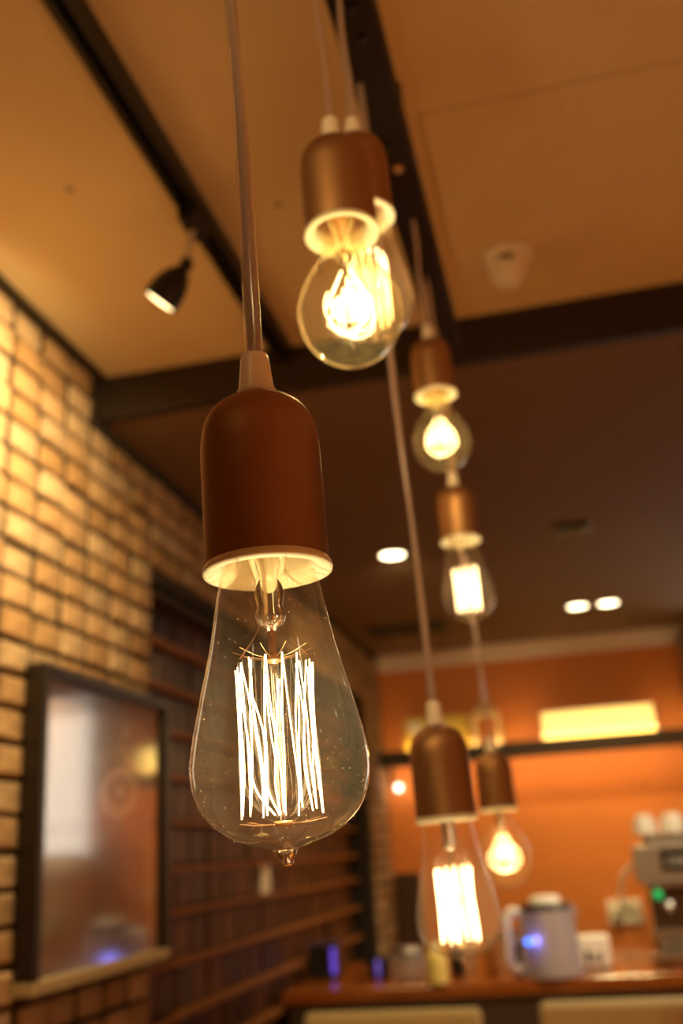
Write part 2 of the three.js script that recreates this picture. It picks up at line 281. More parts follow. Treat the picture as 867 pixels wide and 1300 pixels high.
function cageFilament() {                                        // long hairpin strands between two wire spiders
  const strands = [], wires = [], N = 14, yT = -0.034, yB = -0.0825;
  for (let i = 0; i < N; i++) {
    const a0 = (i / N) * Math.PI * 2, a1 = ((i + 0.42) / N) * Math.PI * 2, R0 = 0.0128 + rr(-0.0006, 0.0006), R1 = 0.0134 + rr(-0.0006, 0.0006);
    const yt = yT + rr(-0.001, 0.0025), yb = yB + rr(-0.001, 0.0012);
    for (const [s, q] of [[0, 1], [1, 1]]) {
      const ta = s ? ((i + 1) / N) * Math.PI * 2 : a0, p0 = V(Math.cos(ta) * R0, yt, Math.sin(ta) * R0), p1 = V(Math.cos(a1) * R1, yb, Math.sin(a1) * R1);
      if (rnd() < 0.06) continue;
      const slack = rnd() < 0.2 ? rr(0.001, 0.003) : rr(0, 0.0006), m1 = p0.clone().lerp(p1, 0.35), m2 = p0.clone().lerp(p1, 0.7);
      const inw = 1 - slack / 0.013; m1.x *= inw; m1.z *= inw; m2.x *= inw; m2.z *= inw; const sw = rr(-0.0008, 0.0008); m1.x += sw; m2.x -= sw * 0.5; m2.z += sw;
      strands.push(tube([p0, m1, m2, p1], 0.00024, 14, 5));
    }
  }
  for (let i = 0; i < 3; i++) { const a = rr(0, 6.28), r = rr(0.008, 0.0115); strands.push(tube([V(Math.cos(a) * 0.0125, yT - rr(0.002, 0.008), Math.sin(a) * 0.0125), V(Math.cos(a + 0.15) * r, -0.055, Math.sin(a + 0.15) * r), V(Math.cos(a + 0.3) * 0.0095, -0.074, Math.sin(a + 0.3) * 0.0095), V(Math.cos(a + 0.4) * 0.003, -0.0828, Math.sin(a + 0.4) * 0.003)], 0.0003, 16, 5)); }
  for (let i = 0; i < 10; i++) {
    const a = (i / 10) * Math.PI * 2, c = Math.cos(a), s = Math.sin(a);
    wires.push(tube([V(0, -0.0318, 0), V(c * 0.008, -0.0305, s * 0.008), V(c * 0.0138, -0.0285, s * 0.0138)], 0.00014, 6, 4));
    wires.push(tube([V(0, -0.0856, 0), V(c * 0.007, -0.0858, s * 0.007), V(c * 0.0142, -0.0848, s * 0.0142)], 0.00014, 6, 4));
  }
  for (const s of [-1, 1]) wires.push(tube([V(s * 0.002, -0.016, 0.001), V(s * 0.006, -0.024, 0.002), V(s * 0.0115, -0.0315, 0.003)], 0.0002, 8, 4));
  return { glow: merge(strands), wires: merge(wires) };
}
function loopFilament() {                                        // tangled loops with upright hairpins
  const strands = [], wires = [];
  for (let k = 0; k < 5; k++) {
    const pts = [], ry = (k / 5) * Math.PI, rad = 0.0182 - 0.0022 * (k % 3), tilt = rr(-0.5, 0.5), cy = -0.0545 + rr(-0.003, 0.003);
    for (let j = 0; j < 16; j++) { const a = (j / 16) * Math.PI * 1.7 - 1.1 + k, p = V(Math.cos(a) * rad, Math.sin(a) * rad * 0.85, rr(-0.0012, 0.0012)); p.applyAxisAngle(V(1, 0, 0), tilt).applyAxisAngle(V(0, 1, 0), ry); p.y += cy; pts.push(p); }
    strands.push(tube(pts, 0.00036, 52, 5));
  }
  const helix = []; for (let j = 0; j < 22; j++) { const a = j * 0.8; helix.push(V(Math.cos(a) * 0.0105, -0.047 - j * 0.00042, Math.sin(a) * 0.0105)); } strands.push(tube(helix, 0.00034, 110, 5));
  for (let k = 0; k < 5; k++) { const a = (k / 5) * 6.283 + 0.4, c = Math.cos(a), s = Math.sin(a); strands.push(tube([V(c * 0.004, -0.028, s * 0.004), V(c * 0.0085, -0.036, s * 0.0085), V(c * 0.0145, -0.047, s * 0.0145)], 0.00044, 10, 5)); }
  for (let k = 0; k < 6; k++) { const a = (k / 6) * 6.283, c = Math.cos(a), s = Math.sin(a); wires.push(tube([V(c * 0.001, -0.022, s * 0.001), V(c * 0.004, -0.026, s * 0.004), V(c * 0.0045, -0.029, s * 0.0045)], 0.0002, 6, 4)); }
  return { glow: merge(strands), wires: merge(wires) };
}
const cage = cageFilament(), loops = loopFilament();
function twinCord(pts, twist, phase) {                           // flat twin flex: two bare conductors in a clear jacket
  const curve = new THREE.CatmullRomCurve3(pts), n = 80, A = 0.0025, B = 0.0019, pos = [], idx = [], uv = [], K = 16, c1 = [], c2 = [];
  for (let i = 0; i <= n; i++) {
    const p = curve.getPoint(i / n), th = phase + twist * i / n, ux = V(Math.cos(th), 0, Math.sin(th)), uz = V(-Math.sin(th), 0, Math.cos(th));
    for (let k = 0; k < K; k++) { const a = (k / K) * Math.PI * 2, x = Math.cos(a) * B * 1.15 + (Math.cos(a) >= 0 ? A * 0.62 : -A * 0.62), z = Math.sin(a) * B * 1.15; const q = p.clone().addScaledVector(ux, x).addScaledVector(uz, z); pos.push(q.x, q.y, q.z); uv.push(k / K, i / n); }
    if (i % 4 === 0) { c1.push(p.clone().addScaledVector(ux, 0.00165)); c2.push(p.clone().addScaledVector(ux, -0.00165)); }
  }
  for (let i = 0; i < n; i++) for (let k = 0; k < K; k++) { const a = i * K + k, b = i * K + (k + 1) % K; idx.push(a, b, a + K, b, b + K, a + K); }
  const g = new THREE.BufferGeometry(); g.setAttribute('position', new THREE.Float32BufferAttribute(pos, 3)); g.setAttribute('uv', new THREE.Float32BufferAttribute(uv, 2)); g.setIndex(idx); g.computeVertexNormals();
  return { jacket: g, strands: [tube(c1, 0.00128, 80, 8), tube(c2, 0.00128, 80, 8)] };
}
const TILT = 1.5 * Math.PI / 180;
function specks(profile, n) {                                    // specks of dust on the glass
  const g = []; for (let i = 0; i < n; i++) { const [r, y] = profile[6 + ((rnd() * (profile.length - 16)) | 0)], a = rnd() * 6.283, s = rr(0.00008, 0.0003); g.push(new THREE.TetrahedronGeometry(s).translate(Math.cos(a) * (r + 0.00005), y + rr(-0.001, 0.001), Math.sin(a) * (r + 0.00005))); } return merge(g);
}
const dustMat = std(lin(0.75, 0.55, 0.35), 0.9);
function pendant(label, rim, kind, spin, twist, phase, lean = TILT) {
  const p = onX(rim[0], rim[1], -0.097);
  const t = thing('pendant_lamp', label, 'pendant lamp', [p.x, p.y, p.z], 'bare bulb pendants on the steel beam');
  t.rotation.set(0, 0, lean);
  part('socket_cup', cupGeo, M.bronze, t);
  const ring = part('socket_ring', ringGeo, M.cream, t); ring.userData.label = 'cream porcelain ring inside the cup';
  part('screw_thread', threadGeo, M.brass, ring);
  part('cord_grip', gripGeo, M.grip, t);
  const len = (BEAM0 - p.y) / Math.cos(lean) + 0.002;
  const c = twinCord([V(0, 0.082, 0), V(0.0004, 0.082 + (len - 0.082) * 0.2, 0), V(-0.0012, 0.082 + (len - 0.082) * 0.45, 0.0005), V(0.0006, 0.082 + (len - 0.082) * 0.75, 0), V(0, len, 0)], twist, phase);
  const cord = part('cord', c.jacket, M.jacket, t); cord.userData.label = 'clear cord with two copper strands';
  for (const s of c.strands) part('conductor', s, M.copper, cord);
  const bulb = part('bulb', kind === 'tear' ? tearGeo : globeGeo, kind === 'tear' ? M.glass : M.glassAmber, t);
  bulb.userData.label = kind === 'tear' ? 'clear teardrop glass bulb' : 'clear golden round glass bulb';
  bulb.rotation.y = spin;
  part('glass_stem', stemGeo, M.solidGlass, bulb);
  const F = kind === 'tear' ? cage : loops;
  part('filament', F.glow, M.filament, bulb);
  part('support_wires', F.wires, M.wire, bulb);
  if (kind === 'tear') { part('support_rod', rodGeo, M.wire, bulb); part('glass_rod', rodLong, M.solidGlass, bulb); part('hub', hubGeo, M.wire, bulb); part('hub', hub2Geo, M.brass, bulb); part('tip', tipGeo, M.solidGlass, bulb); const d = part('dust', specks(tear, 320), dustMat, bulb); d.userData.kind = 'stuff'; }
  const l = new THREE.PointLight(BULB, L_BULB, 0, 2); l.position.set(0.004, -0.0565, 0.004); l.castShadow = true; l.shadow.radius = 0.02; t.add(l);
  return t;
}
pendant('large dusty teardrop bulb pendant hanging beside the picture, first along the beam', [340, 724], 'tear', 0.3, 1.9, 0.35);
pendant('round golden bulb pendant hung high, overlapping another cup just behind it', [434, 297], 'globe', 2.1, 1.2, 1.1, 0.03);
pendant('teardrop bulb pendant mostly hidden behind the high round golden bulb', [460, 277], 'tear', 1.0, 1.5, 0.4, 0.022);
pendant('round bulb pendant just above a shorter teardrop bulb, before the dark ceiling', [553, 502], 'globe', 0.7, 2.0, 0.2);
pendant('teardrop bulb pendant directly under a round bulb, before the dark ceiling', [585, 687], 'tear', 1.9, 1.2, 0.9);
pendant('teardrop bulb pendant hanging low on a long cord, before the orange wall', [567, 1040], 'tear', 0.0, 2.6, 0.6, 0.03);
pendant('round bulb pendant hanging low on a long cord, before the orange wall', [633, 1028], 'globe', 1.3, 2.2, 1.3);

// ------------------------------------------------------------------ track and spotlights
const TX = (onY(85, 0, CEIL - 0.02).x + onY(346, 435, CEIL - 0.02).x) / 2;
{
  const t = thing('lighting_track', 'black lighting track fixed along the pale ceiling near the brick wall', 'track', [TX, CEIL, 0]);
  part('rail', merge([box(-0.016, -0.011, -0.028, 0, 1.6, BULKZ + 0.001), box(0.011, 0.016, -0.028, 0, 1.6, BULKZ + 0.001), box(-0.011, 0.011, -0.006, 0, 1.6, BULKZ + 0.001), box(-0.011, -0.006, -0.028, -0.024, 1.6, BULKZ + 0.001), box(0.006, 0.011, -0.028, -0.024, 1.6, BULKZ + 0.001)]), M.blackMetal, t);
  part('end_cap', box(-0.017, 0.017, -0.029, 0, 1.606, 1.6), M.blackMetal, t);
}
function trackSpot(label, z, head, aim, power, cone = 1.48) {
  const base = V(TX, CEIL - 0.026, z);
  const t = thing('track_spotlight', label, 'spotlight', [base.x, base.y, base.z], 'spotlights on the black track');
  part('adapter', rbox(0.024, 0.03, 0.06, 0.003).translate(0, -0.013, 0), M.blackMetal, t);
  const dir = aim.clone().sub(head).normalize();
  const h = head.clone().sub(base), back = h.clone().addScaledVector(dir, -0.066);
  part('arm', tube([V(0, -0.026, 0), V(0, -0.026, 0).lerp(back, 0.5), back.clone()], 0.0042, 10, 8), M.steel, t);
  part('knuckle', new THREE.SphereGeometry(0.0095, 16, 10).scale(1, 1.3, 1).translate(back.x, back.y, back.z), M.blackMetal, t);
  const q = new THREE.Quaternion().setFromUnitVectors(V(0, -1, 0), dir);
  const shade = part('shade', lathe([[0.004, 0.066], [0.0075, 0.062], ...spline([[0.008, 0.058], [0.018, 0.045], [0.025, 0.024], [0.0265, 0]], 12), [0.0255, -0.0005], [0.0245, 0.002], [0.022, 0.026], [0.001, 0.03]], 40), M.blackMetal, t);
  shade.quaternion.copy(q); shade.position.copy(h);
  const lens = part('lamp_lens', lathe([[0, 0.008], [0.018, 0.007], [0.0243, 0.003], [0.0243, 0.001], [0.018, -0.001], [0, -0.0025]], 32), M.lampGlow, t);
  lens.quaternion.copy(q); lens.position.copy(h);
  const l = new THREE.SpotLight(ROOM, power, 0, cone, 1.0, 2); l.position.copy(h.clone().addScaledVector(dir, 0.006)); l.castShadow = true; l.shadow.radius = 0.9;
  l.target.position.copy(aim.clone().sub(base)); t.add(l, l.target);
  return t;
}
{
  const zS = onY(240, 275, CEIL - 0.03).z;
  const headDepth = onZ(203, 383, zS - 0.03);
  trackSpot('black bell-shaped spotlight on the track, tilted to the brick wall', zS, headDepth, V(WX, headDepth.y - 0.34, headDepth.z - 0.055), L_TRACK);
  for (const z of [0.6]) trackSpot('added unseen black bell-shaped spotlight on the track turned to the hanging bulbs', z, V(TX - 0.04, CEIL - 0.12, z), V(-0.1, EYE + 0.24, -1.15), 2.0, 0.34);  // spotlight added out of view to brighten the cords and cups
}
// ------------------------------------------------------------------ things on the ceilings
{
  const p = onY(645, 322, CEIL);
  const t = thing('ceiling_sensor', 'cream plastic sensor on the pale ceiling before the dark edge', 'sensor', [p.x, CEIL, p.z]);
  part('base_ring', lathe([[0, 0], [0.042, 0], [0.042, -0.008], [0.038, -0.014], [0, -0.014]], 40), M.whitePlastic, t);
  const b = part('body', lathe([[0.031, -0.01], [0.031, -0.026], [0.028, -0.042], [0.021, -0.054], [0.010, -0.060], [0, -0.0605]], 40), M.whitePlastic, t); b.rotation.z = -0.12;
  part('window_slot', rbox(0.022, 0.008, 0.006, 0.002).translate(0, -0.023, 0.0295), M.walnut, b);
}
function downlight(p, label, power, group, cone, aim = V(0, -1, 0), tint = ROOM) {
  const t = thing('downlight', label, 'downlight', [p.x, p.y, p.z], group);
  part('bezel', lathe([[0.036, -0.001], [0.0445, -0.001], [0.046, -0.003], [0.044, -0.0055], [0.037, -0.004], [0.034, -0.001]], 36), M.steel, t);
  part('lamp_lens', lathe([[0, -0.0012], [0.034, -0.0012], [0.034, -0.003], [0.02, -0.0045], [0, -0.005]], 32), M.downGlow, t);
  const l = new THREE.SpotLight(tint, power, 0, cone, 0.8, 2); l.position.set(0, -0.008, 0); l.target.position.copy(aim); l.castShadow = true; l.shadow.radius = 1.2; t.add(l, l.target);
}
downlight(onY(498, 704, LOW), 'round downlight alone in the dark ceiling beside the long cord', L_DOWN, 'downlights in the dark ceiling', 1.25, V(0, -1, -0.75));
downlight(onY(733, 769, LOW), 'round downlight of the pair by the crown moulding, on the cord side', L_DOWN, 'downlights in the dark ceiling', 1.25);
downlight(onY(772, 765, LOW), 'round downlight of the pair by the crown moulding, on the coffee machine side', L_DOWN, 'downlights in the dark ceiling', 1.25);
downlight(V(0.85, LOW, -2.35), 'added unseen round downlight in the dark ceiling angled to the coffee machine', 9, 'downlights in the dark ceiling', 0.55, V(-0.75, -1.1, -0.65), lin(1, 0.78, 0.5));  // unseen lamp added to give the bar items neutral light
for (const x of [0.95, 1.65, 2.3]) for (const z of [-0.9, 0.15, 1.2]) downlight(V(x, CEIL, z), 'added unseen fill downlight in the pale ceiling above the seating area', L_FILL, 'added fill downlights in the pale ceiling', 0.75);  // unseen fill lamps added to brighten the ceiling by bounce
{
  const p = onY(725, 670, LOW);
  const t = thing('ceiling_speaker', 'small dark square grille in the dark ceiling', 'speaker', [p.x, LOW, p.z]);
  part('frame', rbox(0.1, 0.008, 0.1, 0.003).translate(0, -0.004, 0), M.blackMetal, t);
  for (let i = -3; i <= 3; i++) part('slat', box(-0.04, 0.04, -0.011, -0.008, i * 0.012 - 0.003, i * 0.012 + 0.003), M.blackMetal, t);
  const q = onY(518, 797, LOW);
  const v = thing('air_vent', 'long dark air vent in the dark ceiling above the pilaster', 'vent', [q.x, LOW, q.z]);
  part('frame', rbox(0.32, 0.008, 0.14, 0.003).translate(0, -0.004, 0), M.blackMetal, v);
  for (let i = -4; i <= 4; i++) part('slat', box(-0.145, 0.145, -0.013, -0.008, i * 0.014 - 0.004, i * 0.014 + 0.003), M.blackMetal, v);
}
// ------------------------------------------------------------------ picture on the brick wall
{
  const FX = WX + 0.036;
  const a = onX(36, 838, WX + 0.01), b = onX(216, 893, FX), c = onX(216, 1219, FX), d = onX(20, 1266, WX + 0.01);
  const z0 = (a.z + d.z) / 2, z1 = (b.z + c.z) / 2, y1 = (a.y + b.y) / 2, y0 = (c.y + d.y) / 2, w = z0 - z1, h = y1 - y0;
  const t = thing('picture_frame', 'dark deep-framed picture of a coffee cup hung on the brick wall', 'picture', [WX, y0, (z0 + z1) / 2]);
  const D = 0.034, r = 0.019, x0 = 0.003;
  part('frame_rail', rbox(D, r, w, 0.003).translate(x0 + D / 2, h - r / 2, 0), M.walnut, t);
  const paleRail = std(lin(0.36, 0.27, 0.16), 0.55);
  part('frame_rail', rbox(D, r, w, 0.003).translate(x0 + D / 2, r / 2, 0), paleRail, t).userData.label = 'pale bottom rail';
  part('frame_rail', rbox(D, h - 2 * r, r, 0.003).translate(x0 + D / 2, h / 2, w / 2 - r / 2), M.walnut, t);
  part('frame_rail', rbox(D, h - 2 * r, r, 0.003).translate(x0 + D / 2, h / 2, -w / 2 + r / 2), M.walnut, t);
  part('glazing', box(x0 + 0.0215, x0 + 0.0235, r - 0.002, h - r + 0.002, -w / 2 + r - 0.002, w / 2 - r + 0.002), phys({ color: lin(1, 1, 1), roughness: 0.09, transmission: 1, thickness: 0, ior: 1.75 }), t).userData.label = 'reflecting glass pane';
  const cv = document.createElement('canvas'); cv.width = 512; cv.height = 440; const x = cv.getContext('2d');
  x.fillStyle = '#6e5138'; x.fillRect(0, 0, 512, 440);
  const blot = (cx, cy, rx, ry, col, al) => { x.save(); x.translate(cx, cy); x.scale(rx, ry); const g = x.createRadialGradient(0, 0, 0, 0, 0, 1); g.addColorStop(0, col + al + ')'); g.addColorStop(1, col + '0)'); x.fillStyle = g; x.fillRect(-1, -1, 2, 2); x.restore(); };
  // printed latte cup, steam; pale column, reddish band, dark block are painted reflections
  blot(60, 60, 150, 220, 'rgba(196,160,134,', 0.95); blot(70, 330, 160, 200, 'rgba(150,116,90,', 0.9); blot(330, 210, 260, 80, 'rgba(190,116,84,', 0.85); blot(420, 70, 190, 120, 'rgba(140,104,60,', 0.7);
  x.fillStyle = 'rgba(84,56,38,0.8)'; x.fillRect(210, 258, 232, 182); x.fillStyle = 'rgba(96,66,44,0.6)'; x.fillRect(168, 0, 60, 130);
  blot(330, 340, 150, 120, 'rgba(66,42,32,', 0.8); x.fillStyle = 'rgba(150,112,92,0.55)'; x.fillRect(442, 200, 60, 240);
  x.fillStyle = 'rgba(206,172,140,0.9)'; x.beginPath(); x.ellipse(322, 168, 84, 44, -0.1, 0, 6.3); x.fill();
  x.fillStyle = 'rgba(160,108,76,0.9)'; x.beginPath(); x.ellipse(324, 162, 56, 26, -0.1, 0, 6.3); x.fill();
  x.fillStyle = 'rgba(226,200,168,0.8)'; x.beginPath(); x.ellipse(330, 160, 26, 12, 0, 0, 6.3); x.fill();
  x.fillStyle = 'rgba(112,66,48,0.9)'; x.beginPath(); x.ellipse(336, 158, 9, 6, 0, 0, 6.3); x.fill();
  x.fillStyle = 'rgba(170,122,94,0.8)'; x.beginPath(); x.ellipse(320, 214, 66, 20, 0, 0, 3.15); x.fill();
  x.strokeStyle = 'rgba(214,186,156,0.6)'; x.lineWidth = 10; x.beginPath(); x.moveTo(330, 100); x.bezierCurveTo(310, 80, 356, 60, 332, 30); x.stroke(); x.lineWidth = 14; x.beginPath(); x.moveTo(350, 64); x.lineTo(366, 48); x.stroke();
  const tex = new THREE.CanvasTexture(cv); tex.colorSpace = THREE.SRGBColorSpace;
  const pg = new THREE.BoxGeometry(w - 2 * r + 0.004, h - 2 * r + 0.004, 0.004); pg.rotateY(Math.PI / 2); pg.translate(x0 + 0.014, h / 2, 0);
  part('print', pg, std(0xffffff, 0.4, 0, { map: tex }), t).userData.label = 'printed photograph of a latte cup with reflections painted in';
  part('backing', box(x0, x0 + 0.012, r, h - r, -w / 2 + r, w / 2 - r), M.darkBrown, t);
}
// ------------------------------------------------------------------ back wall shelf with lights
const SHZ = BACKZ + 0.17, shA = onZ(520, 955, SHZ).y, shB = onZ(820, 938, SHZ).y, SHY = (shA + shB) / 2;
{
  const t = thing('wall_shelf', 'long dark shelf across the orange wall with light strips along the wall', 'shelf', [0, SHY, BACKZ]);
  part('board', box(WX + 0.005, 0.455, -0.012, 0.008, 0.03, 0.158), M.shelf, t);
  part('front_lip', box(WX + 0.005, 0.455, -0.045, 0.02, 0.158, 0.17), M.shelf, t);
  for (const x of [-0.78, 0.445]) part('bracket', merge([box(x - 0.006, x + 0.006, -0.028, -0.02, 0.0, 0.14), box(x - 0.006, x + 0.006, -0.11, -0.02, 0.0, 0.008)]), M.shelf, t);
  part('led_strip', box(WX + 0.05, 0.44, -0.020, -0.012, 0.134, 0.148), M.lampGlow, t);
  part('led_strip', box(WX + 0.05, 0.44, 0.008, 0.014, 0.146, 0.157), M.lampGlow, t);
}
function area(color, power, w, h, pos, to) { const l = new THREE.RectAreaLight(color, power, w, h); l.position.copy(pos); l.lookAt(to); scene.add(l); return l; }
area(WARM, L_STRIP, 1.18, 0.014, V(-0.155, SHY - 0.022, BACKZ + 0.14), V(-0.155, SHY - 0.16, BACKZ + 0.02));
area(WARM, L_STRIP * 0.85, 1.2, 0.010, V(-0.155, SHY + 0.0165, BACKZ + 0.151), V(-0.155, SHY + 0.07, BACKZ + 0.03));
{ // glowing lightbox on the shelf
  const zf = BACKZ + 0.13, a = onZ(686, 908, zf), b = onZ(830, 900, zf), cx = (a.x + b.x) / 2, w = b.x - a.x, h = 0.125;
  const t = thing('lightbox_sign', 'glowing yellow lightbox standing on the dark shelf', 'sign', [cx, SHY + 0.008, zf]);
  part('housing', rbox(w, h, 0.05, 0.006).translate(0, h / 2, -0.026), M.whitePlastic, t);
  part('sign_face', rbox(w - 0.012, h - 0.012, 0.006, 0.002).translate(0, h / 2, 0.001), std(lin(0.8, 0.6, 0.2), 0.5, 0, { emissive: lin(1.0, 0.72, 0.2), emissiveIntensity: 1.05 }), t);
  area(lin(1, 0.7, 0.2), L_SIGN, w - 0.02, h - 0.02, V(cx, SHY + 0.008 + h / 2, zf + 0.008), V(cx, SHY + 0.008 + h / 2 - 0.1, zf + 1));
}
{ // yellow-olive box and cream lantern on the shelf
  const zf = BACKZ + 0.13, a = onZ(513, 920, zf), b = onZ(592, 915, zf);
  const t = thing('carton', 'olive yellow carton on the dark shelf behind the long cord', 'carton', [(a.x + b.x) / 2, SHY + 0.008, zf - 0.04]);
  const w = b.x - a.x, h = 0.145;
  part('body', rbox(w, h, 0.08, 0.003).translate(0, h / 2, 0), std(lin(0.74, 0.53, 0.08), 0.5), t);
  part('flap', rbox(w * 0.98, 0.003, 0.078, 0.001).translate(0, h + 0.001, 0), std(lin(0.74, 0.56, 0.14), 0.5), t);
  part('sticker', rbox(0.05, 0.05, 0.002, 0.0005).translate(-w / 2 + 0.045, h - 0.04, 0.0405), M.whitePlastic, t);
  const c = onZ(616, 915, zf);
  const l = thing('lantern', 'cream open lantern beside the olive carton on the shelf', 'lantern', [c.x, SHY + 0.008, zf - 0.03]);
  const cm = std(lin(0.9, 0.74, 0.42), 0.5);
  part('base', rbox(0.115, 0.016, 0.09, 0.003).translate(0, 0.008, 0), cm, l);
  for (const sx of [-1, 1]) for (const sz of [-1, 1]) part('post', rbox(0.016, 0.12, 0.016, 0.003).translate(sx * 0.049, 0.074, sz * 0.036), cm, l);
  part('roof', lathe([[0.075, 0], [0.07, 0.014], [0.045, 0.034], [0.02, 0.046], [0, 0.047]], 4).rotateY(Math.PI / 4).translate(0, 0.134, 0), cm, l);
  part('ring_handle', new THREE.TorusGeometry(0.018, 0.003, 8, 24).translate(0, 0.196, 0), cm, l);
}
{ // small round puck lamp under the shelf
  const p = onZ(506, 1000, BACKZ + 0.02);
  const t = thing('puck_lamp', 'small round white lamp on the orange wall below the shelf', 'lamp', [p.x, p.y, BACKZ]);
  part('body', lathe([[0, 0], [0.02, 0], [0.02, 0.012], [0.016, 0.018], [0, 0.018]], 28).rotateX(Math.PI / 2), M.whitePlastic, t);
  part('lamp_lens', new THREE.SphereGeometry(0.012, 20, 12).translate(0, 0, 0.02), std(lin(0.9, 0.9, 0.85), 0.4, 0, { emissive: lin(1, 0.9, 0.7), emissiveIntensity: 4 }), t);
  const l = new THREE.PointLight(lin(1, 0.85, 0.6), 0.012); l.position.set(0, 0, 0.04); l.castShadow = true; t.add(l);
}
{ // dark board leaning against the wall beside the pilaster
  const z = BACKZ + 0.03, a = onZ(500, 1108, z), b = onZ(533, 1108, z);
  const t = thing('leaning_board', 'dark brown rounded board against the orange wall beside the pilaster', 'board', [(a.x + b.x) / 2, 0, z + 0.01]);
  part('panel', rbox(b.x - a.x, a.y, 0.03, 0.014, 3).translate(0, a.y / 2, 0), M.darkBrown, t);
  part('foot', box(-0.05, 0.05, 0, 0.02, -0.02, 0.04), M.blackMetal, t);
}
// ------------------------------------------------------------------ bar counter and the things on it
const CTY = EYE - 0.342, CTZ = onY(600, 1252, CTY).z;
{
  const t = thing('bar_counter', 'dark bar counter with a glossy honey wood top', 'counter', [0, 0, CTZ]);
  // the front edge runs at a slight angle to the wall
  const e0 = onY(440, 1255, CTY), e1 = onY(863, 1235, CTY), sl = (e1.z - e0.z) / (e1.x - e0.x), ANG = -Math.atan(sl), front = (x) => e0.z + sl * (x - e0.x) - CTZ, x0 = RECX + 0.025, x1 = 1.9;
  const top = new THREE.Shape([[x0, -front(x0)], [x1, -front(x1)], [x1, -front(x1) + 0.62], [x0, -front(x0) + 0.62]].map(([a, b]) => new THREE.Vector2(a, b)));
  part('worktop', uvMetres(new THREE.ExtrudeGeometry(top, { depth: 0.025, bevelEnabled: true, bevelSize: 0.005, bevelThickness: 0.005, bevelSegments: 2 }).rotateX(-Math.PI / 2).translate(0, CTY - 0.03, 0), 1), M.counterTop, t);
  const slab = (name, inset, y0, y1, depth, mat) => { const q = new THREE.Shape([[x0 + 0.01, -front(x0) + inset], [x1 - 0.01, -front(x1) + inset], [x1 - 0.01, -front(x1) + inset + depth], [x0 + 0.01, -front(x0) + inset + depth]].map(([a, b]) => new THREE.Vector2(a, b))); return part(name, new THREE.ExtrudeGeometry(q, { depth: y1 - y0, bevelEnabled: false }).rotateX(-Math.PI / 2).translate(0, y0, 0), mat, t); };
  slab('fascia', 0.012, CTY - 0.13, CTY - 0.036, 0.03, M.counterFront);
  slab('body', 0.07, 0.08, CTY - 0.036, 0.4, M.counterFront);
  slab('plinth', 0.11, 0, 0.08, 0.34, M.blackMetal);
  for (let i = 0; i < 5; i++) { const w = (x1 - x0 - 0.1) / 5, cx = x0 + 0.05 + w * (i + 0.5), pn = part('front_panel', chamferBox(w - 0.012, CTY - 0.24, 0.014, 0.004), M.counterFront, t); pn.position.set(cx, CTY / 2 - 0.03, front(cx) - 0.064); pn.rotation.y = ANG; }
}
const stand = (px, py) => onY(px, py, CTY);
{ // steel jug with blue pilot light
  const p = stand(702, 1240); p.z -= 0.02;
  const t = thing('electric_jug', 'lilac grey electric jug with side handle, white lid and blue light', 'jug', [p.x, CTY, p.z]);
  const lil = std(lin(0.5, 0.44, 0.5), 0.4, 0.3);
  part('body', lathe([[0, 0], [0.079, 0], [0.083, 0.004], [0.080, 0.05], [0.074, 0.12], [0.070, 0.165], [0.069, 0.17], [0.066, 0.168], [0.066, 0.16], [0, 0.16]], 40), lil, t);
  part('collar', lathe([[0.066, 0.16], [0.0705, 0.165], [0.068, 0.178], [0.05, 0.182], [0, 0.182]], 40), M.blackPlastic, t);
  part('lid', lathe([[0.042, 0.178], [0.044, 0.184], [0.04, 0.197], [0.03, 0.2], [0, 0.201]], 36), M.whitePlastic, t);
  part('handle', tube([V(-0.066, 0.155, 0.01), V(-0.09, 0.165, 0.012), V(-0.106, 0.15, 0.012), V(-0.106, 0.09, 0.012), V(-0.104, 0.03, 0.012), V(-0.082, 0.016, 0.01)], 0.0125, 30, 12), M.whitePlastic, t);
  part('spout', new THREE.ConeGeometry(0.02, 0.04, 16).rotateZ(-2.2).translate(0.072, 0.155, 0), lil, t);
  part('pilot_light', new THREE.SphereGeometry(0.0075, 16, 10).translate(-0.052, 0.092, 0.068), std(lin(0.1, 0.2, 0.8), 0.4, 0, { emissive: lin(0.03, 0.2, 1), emissiveIntensity: 4 }), t);
  part('pilot_light', new THREE.SphereGeometry(0.007, 16, 10).translate(-0.030, 0.095, 0.0755), std(lin(0.2, 0.2, 0.8), 0.4, 0, { emissive: lin(0.3, 0.26, 1), emissiveIntensity: 3.6 }), t);
  const l = new THREE.PointLight(lin(0.25, 0.25, 1), 0.004); l.position.set(-0.042, 0.094, 0.09); l.castShadow = true; t.add(l);
}
{ // white cube with dark marks
  const p = stand(757, 1230); p.z -= 0.03;
  const t = thing('card_reader', 'white rounded card reader with dark keys beside the jug', 'card reader', [p.x, CTY, p.z]);
  part('body', rbox(0.09, 0.085, 0.06, 0.012, 3).translate(0, 0.0425, 0), M.whitePlastic, t);
  part('key', rbox(0.014, 0.03, 0.006, 0.002).translate(-0.018, 0.032, 0.03), M.blackPlastic, t);
  part('key', rbox(0.012, 0.02, 0.006, 0.002).translate(0.002, 0.028, 0.03), M.steel, t);
  part('key', rbox(0.012, 0.024, 0.006, 0.002).translate(0.018, 0.03, 0.03), M.steel, t);
}
